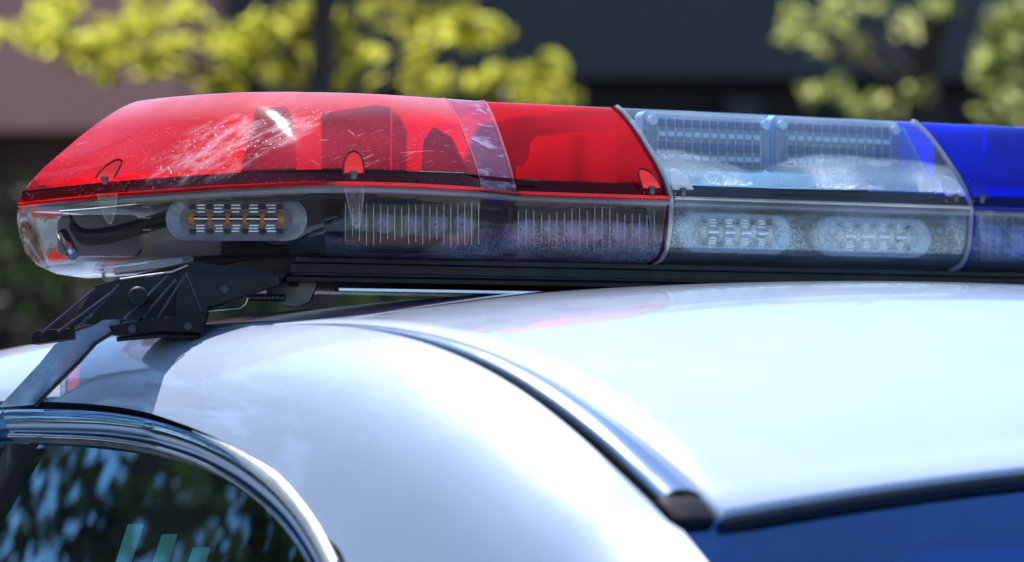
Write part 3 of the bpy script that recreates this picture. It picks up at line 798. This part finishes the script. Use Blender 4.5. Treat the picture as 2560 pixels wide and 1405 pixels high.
# fastening loops with screws
def loop(u, v, d, s=1.0, mat='red_lip', lean=.3):
    c = at(u, v, d); pts = []
    for k in range(15):
        a = math.pi * k / 14; pts.append(c + R * (.0075 * s * math.cos(a) + lean * .016 * s * math.sin(a)) + Z * (.016 * s * math.sin(a) ** .8) + F * (.004 * math.sin(a)))
    o = MB().tube(pts, .0008, 8).build('fastening_loop', M[mat], bar)
    MB().add([p + F * .0006 for p in pts], [list(range(len(pts)))]).build('pocket', M['red_lip'] if 'red' in mat else M['clear_rim'] if 'clear' in mat else M['blue_lip'], o, smooth=False)
    mb = MB(); mb.tube([c - Z * .0015, c + Z * .0015], [.0034, .0028], 12); mb.tube([c - Z * .005, c - Z * .001], .0024, 8); mb.build('screw', M['dark_metal'], o)
    return o
loop(262, 446, 2.955, 1.0, 'red_edge', .7); loop(884, 432, 2.852, 1.1, 'red_edge', 0.0)
cL = onY(1630, 470, -.002)
def loopY(u, v, s, mat, lean):
    d = (onY(u, v, -.004) - C).dot(F); return loop(u, v, d, s, mat, lean)
loopY(1630, 470, 1.05, 'red_edge', -.5); loopY(1708, 474, 1.1, 'clear_rim', -.5); loopY(2390, 490, 1.1, 'clear_rim', -.5); loopY(2455, 494, 1.1, 'blue_lip', -.5)
# clear tabs below the seam
def tab(u, v0, v1, d, w_):
    a, b = at(u, v0, d), at(u + 6, v1, d); mb = MB(); rows = []
    for k in range(9):
        f = k / 8; c = a.lerp(b, f); ww = w_ * (1 - f) ** .6 + .0006; rows.append([c - R * ww, c - R * ww * .5 - F * .003 * (1 - f), c + R * ww * .5 - F * .003 * (1 - f), c + R * ww])
    mb.grid(rows)
    mb.tube([r[0] for r in rows], .0006, 6); mb.tube([r[3] for r in rows], .0006, 6)
    return mb.build('clear_tab', M['clear'], bar)
tab(268, 484, 560, 2.955, .0075); tab(886, 470, 570, 2.85, .007)
for u in (1640, 1712, 2392, 2460):
    d = (onY(u, 540, -.003) - C).dot(F); tab(u, 506 + (u - 1640) * .024, 610, d, .0075)
# slot tabs on the rim
for (u0, u1, v) in ((1955, 2168, 474), (1300, 1350, 449), (1050, 1160, 430)):
    a, b = onY(u0, v, -.001), onY(u1, v + 4, -.001); 
    if u0 < 1300: a, b = at(u0, v, 2.9), at(u1, v + 4, 2.9)
    MB().tube([a, b], .0010, 6).build('slot', M['black'], bar)
# hanging alley lens below the end
a, b = at(268, 684, 2.93), at(478, 655, 2.93)
ex = (b - a).normalized(); ez = F.cross(ex) * -1
ez = ex.cross(F) if ex.cross(F).z > 0 else -ex.cross(F)
mb = MB(); mb.poly((a + b) / 2 - Z * .001, ex, F, ez, rrect((b - a).length + .006, .0125, .005), .03, .002); pod = mb.build('hanging_lens', M['clear_end'], bar)
mb = MB(); mb.box((a + b) / 2 + ez * .001, (b - a).length - .012, .016, .006, (ex, F, ez), .002); mb.build('lens_core', M['grey'], pod)
MB().tube([at(300, 698, 2.912), at(340, 692, 2.912), at(430, 680, 2.912), at(470, 664, 2.912)], .0009, 6).build('bright_edge', M['alu'], pod)
# ---- mounting foot
def plate3(pts, th, mat, nm, parent, ex=R, ey=F):
    P = [Vector(p) for p in pts]; c = sum(P, Vector()) / len(P)
    return MB().poly(c, ex, ey, Z, [((p - c).dot(ex), (p - c).dot(Z)) for p in P], th, .0008).build(nm, mat, parent)
foot = plate3([at(u, v, 2.94) for u, v in ((245, 716), (478, 655), (720, 688), (700, 705), (610, 735), (520, 775), (500, 832), (430, 838), (290, 840), (280, 815), (205, 812), (180, 822), (215, 765))], .05, M['black_metal'], 'mounting_foot', bar)
plate3([at(u, v, 2.905) for u, v in ((480, 690), (700, 690), (700, 712), (618, 740), (520, 768), (508, 830), (440, 812), (445, 720))], .02, M['black_metal'], 'gusset', foot)
for (u0, v0, u1, v1) in ((238, 722, 105, 832), (285, 728, 145, 830), (298, 712, 200, 815), (420, 690, 300, 808), (440, 700, 352, 800), (462, 690, 395, 795), (465, 680, 505, 780)):
    MB().tube([at(u0, v0, 2.895), at(u1, v1, 2.895)], .0012, 6).build('foot_rib', M['rib_edge'], foot)
plate3([at(u, v, 2.89) for u, v in ((290, 812), (400, 795), (515, 785), (512, 832), (400, 828), (290, 838))], .012, M['black'], 'base_pad', foot)
plate3([at(u, v, 2.93) for u, v in ((92, 832), (100, 828), (186, 822), (180, 848), (86, 862))], .05, M['black'], 'base_pad', foot)
for (u, v, r_) in ((560, 722, .0045), (345, 742, .0085), (470, 816, .0040), (330, 822, .0040)):
    dd_ = 2.893 if v < 800 else 2.882
    MB().tube([at(u, v, dd_ + .006), at(u, v, dd_)], [r_, r_ * .85], 6 if r_ < .008 else 18).build('bolt_or_dark_hole', M['rib_edge'] if r_ < .008 else M['rubber'], foot)  # the large rubber disc paints the dark of a round hole
MB().tube([at(500, 842, 2.89), at(400, 838, 2.89), at(292, 848, 2.89)], .0022, 8).build('rubber_edge', M['rubber'], foot)
# hook strap down to the gutter
rw = []
for (u, v, hw) in ((312, 796, 46), (285, 812, 46), (240, 826, 47), (190, 858, 46), (150, 905, 44), (95, 962, 42), (58, 1000, 41), (45, 1014, 40)):
    h_ = hit_side(u, v + 10); 
    d = 2.88
    if h_: d = (side(*h_) - C).dot(F) - .012
    if u > 200: d = 2.885
    rw.append((u, v, hw, d))
print('STRAP', rw)
rows = []
ds = np.linspace(2.885, rw[-1][3], len(rw))
def sd_(u, v, d):
    h_ = hit_side(u, v)
    return d if not h_ else min(d, (side(*h_) - C).dot(F) - .005)
for k, (u, v, hw, d) in enumerate(rw):
    ua, ub = (u - hw - 8, v + 4), (u + hw + 4, v - 2)
    a, b = at(*ua, sd_(*ua, ds[k])), at(*ub, sd_(*ub, ds[k])); rows.append([a + F * .004, a, a.lerp(b, .5) - F * .001, b, b + F * .004 + R * .0005])
MB().grid(rows).build('hook_strap', M['strap'], bar, ang=50)
pts = [rows[k][3] + Vector((0, 0, -.0005)) for k in range(len(rows))]
MB().tube(pts, .0016, 8).build('strap_edge', M['rubber'], bar)
# clamp bolt under the bar
mb = MB(); zz = [at(620 + k * 3.2, 745, 2.97) for k in range(30)]
mb.tube(zz, [.0032 if k % 2 else .0025 for k in range(30)], 10); bolt = mb.build('clamp_bolt', M['dark_metal'], bar)
mb = MB(); mb.tube([at(515, 778, 2.93), at(600, 770, 2.93), at(614, 760, 2.93), at(620, 745, 2.93)], .0012, 6); mb.build('clamp_wire', M['alu'], bolt)
plate3([at(u, v, 2.99) for u, v in ((700, 690), (795, 690), (792, 715), (775, 755), (745, 768), (705, 765), (690, 745), (668, 738), (668, 715), (700, 712))], .02, M['dark_metal'], 'clamp_block', bar)
MB().box(at(735, 700, 2.975), .008, .008, .010, (R, F, Z), .001).build('clamp_nut', M['black'], bar)
# foot on the far side
fo = MB(); fo.box((.50, .19, ZC + .072), .06, .12, .05, bev=.008); fo.build('mounting_foot', M['black_metal'], bar)

# ------------------------------------------------------------------ background
def plaster(name, col):
    t = NT(name); o = t.obj()
    cl = t.mixc(t.noise(o, .8, 5, .6), c4([x * .75 for x in col]), c4([x * 1.2 for x in col]))
    return t.end(t.n('BsdfPrincipled', {'Base Color': cl, 'Roughness': .9}).outputs[0])
M['slate'] = plaster('slate_grey_render', (.085, .088, .088)); M['shaded_wall'] = plaster('shaded_wall', (.03, .029, .029))  # lower wall colour holds the shade below the overhang
M['flare_brown'] = plaster('flare_brown', (.13, .075, .06)); M['flare_red'] = plaster('flare_tinted_render', (.90, .38, .29)); M['dark_glass'] = pbr('dark_window', (.01, .012, .015), .4)  # warm lens-flare tint put into both left wall colours
def wall_box(nm, u0, u1, z0, z1, d, th, mat, parent):
    a, b = at(u0, 990, d), at(u1, 990, d); c = (a + b) / 2 + F * th / 2; c.z = (z0 + z1) / 2
    return MB().box(c, (b - a).length, th, z1 - z0, (R, F, Z), .01).build(nm, mat, parent, smooth=False)
def vz(v, d): return ZC + (990 - v) / FP * d
D = 21.
b0 = at(2200, 990, D); b0.z = 0
bl = thing('office_building', b0, 'dark grey rendered building in shade behind the trees, middle and right', 'building')
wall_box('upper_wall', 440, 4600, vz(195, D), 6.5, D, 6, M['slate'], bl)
wall_box('lower_wall', 445, 4600, 0, vz(195, D), D + .25, 5.6, M['shaded_wall'], bl)
for u in (1860, 2700, 3500): 
    f_ = wall_box('window_opening', u - 45, u + 45, vz(500, D), vz(235, D), D + .15, .15, M['dark_glass'], bl)
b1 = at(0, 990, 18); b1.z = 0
b2 = thing('flare_tinted_building', b1, 'low rendered building at the left edge, flare red in its wall colour, above dark hedge', 'building')
wall_box('upper_wall', -2600, 438, vz(325, 18), 5.2, 18, 6, M['flare_red'], b2)
wall_box('lower_wall', -2600, 434, 0, vz(325, 18), 18.3, 5.4, M['flare_brown'], b2)
for u in (-60, 300):
    wall_box('window', u - 60, u + 50, vz(640, 18), vz(360, 18), 18.2, .15, M['dark_glass'], b2)
# foliage
def leafmat(name, c, tl, gloss=.25, pw=1.0):
    t = NT(name); o = t.obj(); rn = t.n('NewGeometry').outputs['Random Per Island']
    if pw != 1: rn = t.math('POWER', rn, pw)
    cl = t.mixc(rn, c4([x * .3 for x in c]), c4([min(1, x * 1.5) for x in c])); ct = t.mixc(rn, c4([x * .25 for x in tl]), c4([min(1, x * 1.4) for x in tl]))
    a = t.n('BsdfPrincipled', {'Base Color': cl, 'Roughness': gloss}).outputs[0]; b = t.n('BsdfTranslucent', {'Color': ct}).outputs[0]
    return t.end(t.mix(.72, a, b))
M['leaf_y'] = leafmat('yellow_green_leaf', (.38, .38, .04), (1.2, 1.08, .11), .5, 1.4); M['leaf_g'] = leafmat('olive_leaf', (.15, .18, .05), (1.15, 1.3, .32), .6, 5.0)
M['leaf_d'] = leafmat('dark_leaf', (.018, .030, .014), (.03, .05, .015), .5)
M['bark'] = pbr('bark', (.05, .04, .032), .9, var=.4, vscale=12, bump=.8, bscale=60)
def leaves(clumps, size):
    V = []; Fc = []
    for (c, r, n_) in clumps:
        k = rng.normal(size=(n_, 3)); k /= np.linalg.norm(k, axis=1)[:, None]; k *= (rng.random(n_) ** .45)[:, None]
        P = np.array(c) + k * np.array(r)
        for p in P:
            a = rng.normal(size=3); a /= np.linalg.norm(a); b = np.cross(a, rng.normal(size=3)); b /= np.linalg.norm(b); nn = np.cross(a, b)
            s_ = size * rng.uniform(.6, 1.3); i = len(V)
            V += [p - a * s_, p + b * s_ * .45 + nn * s_ * .12, p + a * s_, p - b * s_ * .45 + nn * s_ * .12]
            Fc.append([i, i + 1, i + 2, i + 3])
    return V, Fc
def tree(name, u, d, h, tr, clumps, mat, label, cat, size=.05, group=None, loc=None, lean=0):
    base = loc if loc is not None else at(u, 990, d); base = Vector(base); base.z = 0
    t_ = thing(name, base, label, cat, group)
    mb = MB(); top = base + Vector((lean, 0, h))
    mb.tube([base.lerp(top, k / 8) + Vector((.03 * math.sin(k * 1.3), .03 * math.cos(k), 0)) for k in range(9)], [tr * (1.25 - .85 * k / 8) for k in range(9)], 10)
    cs = sorted(clumps, key=lambda q: random.random())[:26]
    for (c, r, n_) in cs:
        c = Vector(c); z0 = max(.35 * h, min(c.z - .3, h * .9)); s_ = base.lerp(top, z0 / h)
        m_ = s_.lerp(c, .5) + Vector((0, 0, .05)); mb.tube([s_, m_, c], [tr * .35, tr * .22, tr * .08], 6)
    mb.build('trunk', M['bark'], t_)
    V, Fc = leaves(clumps, size); mobj('crown', V, Fc, mat, t_, smooth=False)
    return t_
def clump_px(lst, d, dens=1.0, jd=.5):
    o = []
    for (u, v, ru, rv) in lst:
        for q in range(6):
            a = random.uniform(0, 6.28); f = math.sqrt(random.random()) * .8
            dd = d + random.uniform(-jd, jd); c = at(u + ru * f * math.cos(a), v + rv * f * math.sin(a), dd); sc = dd / FP
            k = random.uniform(.25, .6); o.append((tuple(c), (ru * sc * k, ru * sc * k, rv * sc * k), max(4, int(dens * ru * rv * k * k / 70))))
    return o
def extra_clumps(cx, d, z0, z1, rad, n_, r, dens):
    o = []
    base = at(cx, 990, d)
    for k in range(n_):
        a = random.uniform(0, 6.28); zz = random.uniform(z0, z1); f = (zz - z0) / (z1 - z0); q = rad * math.sqrt(random.random()) * math.sin(math.pi * min(.95, .3 + .7 * f))
        o.append(((base.x + q * math.cos(a), base.y + q * math.sin(a), zz), (r, r, r * .6), dens))
    return o
t1 = [(60, 70, 100, 40), (180, 95, 110, 45), (310, 120, 110, 50), (230, 180, 60, 40), (420, 150, 90, 55), (520, 90, 120, 70), (560, 200, 70, 50), (640, 150, 100, 70), (700, 50, 120, 60), (760, 190, 90, 50),
      (860, 110, 110, 70), (900, 200, 80, 50), (960, 50, 110, 60), (1020, 150, 80, 50), (1080, 60, 110, 60), (1100, 215, 70, 35), (1180, 40, 90, 55), (1215, 90, 50, 30), (1220, 200, 70, 40),
      (1310, 190, 70, 40), (1380, 175, 40, 35), (1320, 235, 80, 25), (1430, 240, 35, 18), (360, 40, 140, 50), (120, 20, 100, 40)]
cl1 = clump_px(t1, 11.4, 1.05) + extra_clumps(700, 11.6, 2.9, 4.6, 1.3, 34, .3, 30)
tree('young_tree', 808, 11, 4.3, .05, cl1, M['leaf_y'], 'young tree with bright yellow-green backlit leaves above the red dome', 'tree', .042)
t2 = [(1990, 45, 30, 25), (2080, 20, 40, 25), (2095, 70, 45, 30), (2040, 110, 40, 30), (2140, 130, 30, 25), (1985, 78, 25, 20), (2270, 70, 30, 20), (2090, 225, 45, 35), (2130, 270, 50, 30), (2210, 265, 40, 25), (2030, 235, 20, 14), (2300, 232, 20, 18), (2350, 10, 50, 20),(2180, 10, 50, 15)]
cl2 = clump_px(t2, 12.5, .13) + extra_clumps(2300, 12.8, 3.2, 5.2, 1.2, 26, .3, 25)
tree('thin_tree', 2325, 12.5, 5, .05, cl2, M['leaf_g'], 'slender dark trunk with sparse olive leaves, behind the clear dome', 'tree', .042)
t3 = [(2540, 40, 60, 60), (2500, 110, 50, 50), (2540, 180, 70, 60), (2470, 150, 30, 30), (2500, 240, 60, 40), (2560, 270, 70, 40), (2450, 200, 20, 18), (2475, 285, 40, 20), (2620, 100, 80, 120)]
cl3 = clump_px(t3, 11.5, 1.0) + extra_clumps(3250, 11.5, 1.6, 4.6, .75, 44, .28, 40)
tree('leafy_tree', 3250, 11.5, 4.4, .06, cl3, M['leaf_g'], 'dense tree with pale green leaves cut by the right edge', 'tree', .045)
# hedges low down behind the car
def hedge(u0, u1, d, z1, label, n_=70):
    base = at((u0 + u1) / 2, 990, d); base.z = 0; h_ = thing('hedge', base, label, 'hedge')
    cl = []
    for k in range(n_):
        p = at(random.uniform(u0, u1), 990, d + random.uniform(-.4, .4)); cl.append(((p.x, p.y, random.uniform(.2, z1)), (.35, .35, .3), 60))
    V, Fc = leaves(cl, .05); mobj('foliage', V, Fc, M['leaf_d'], h_, smooth=False)
    mb = MB()
    for k in range(8):
        p = at(u0 + (u1 - u0) * (k + .5) / 8, 990, d); p.z = 0; mb.tube([p, p + Vector((.05, 0, z1 * .8))], [.03, .015], 6)
    mb.build('stems', M['bark'], h_)
hedge(-900, 330, 13.5, vz(430, 13.5) - .2, 'dark green hedge low at the left, behind the end of the light bar')
hedge(500, 2000, 15.5, vz(700, 15.5), 'dark hedge glimpsed under the light bar', 90)
# broad tree to the left ahead of the car: mirrored in the door glass
def big_tree(loc, label, n_=330, rad=3.4, z0=1.0, z1=9, sz=.10):
    cl = []
    for k in range(n_):
        a = random.uniform(0, 6.28); zz = random.uniform(z0, z1); q = rad * math.sqrt(random.random()); cl.append(((loc[0] + q * math.cos(a), loc[1] + q * math.sin(a), zz), (.55, .55, .35), 75))
    tree('roadside_tree', 0, 0, z1 * .8, .14, cl, M['leaf_d'], label, 'tree', sz, loc=(loc[0], loc[1], 0))
big_tree((-5.2, 9.2), 'broad tree left of the car, mirrored in the door window')
big_tree((-8.5, 7.0), 'broad tree farther left, mirrored in the gloss door frame')
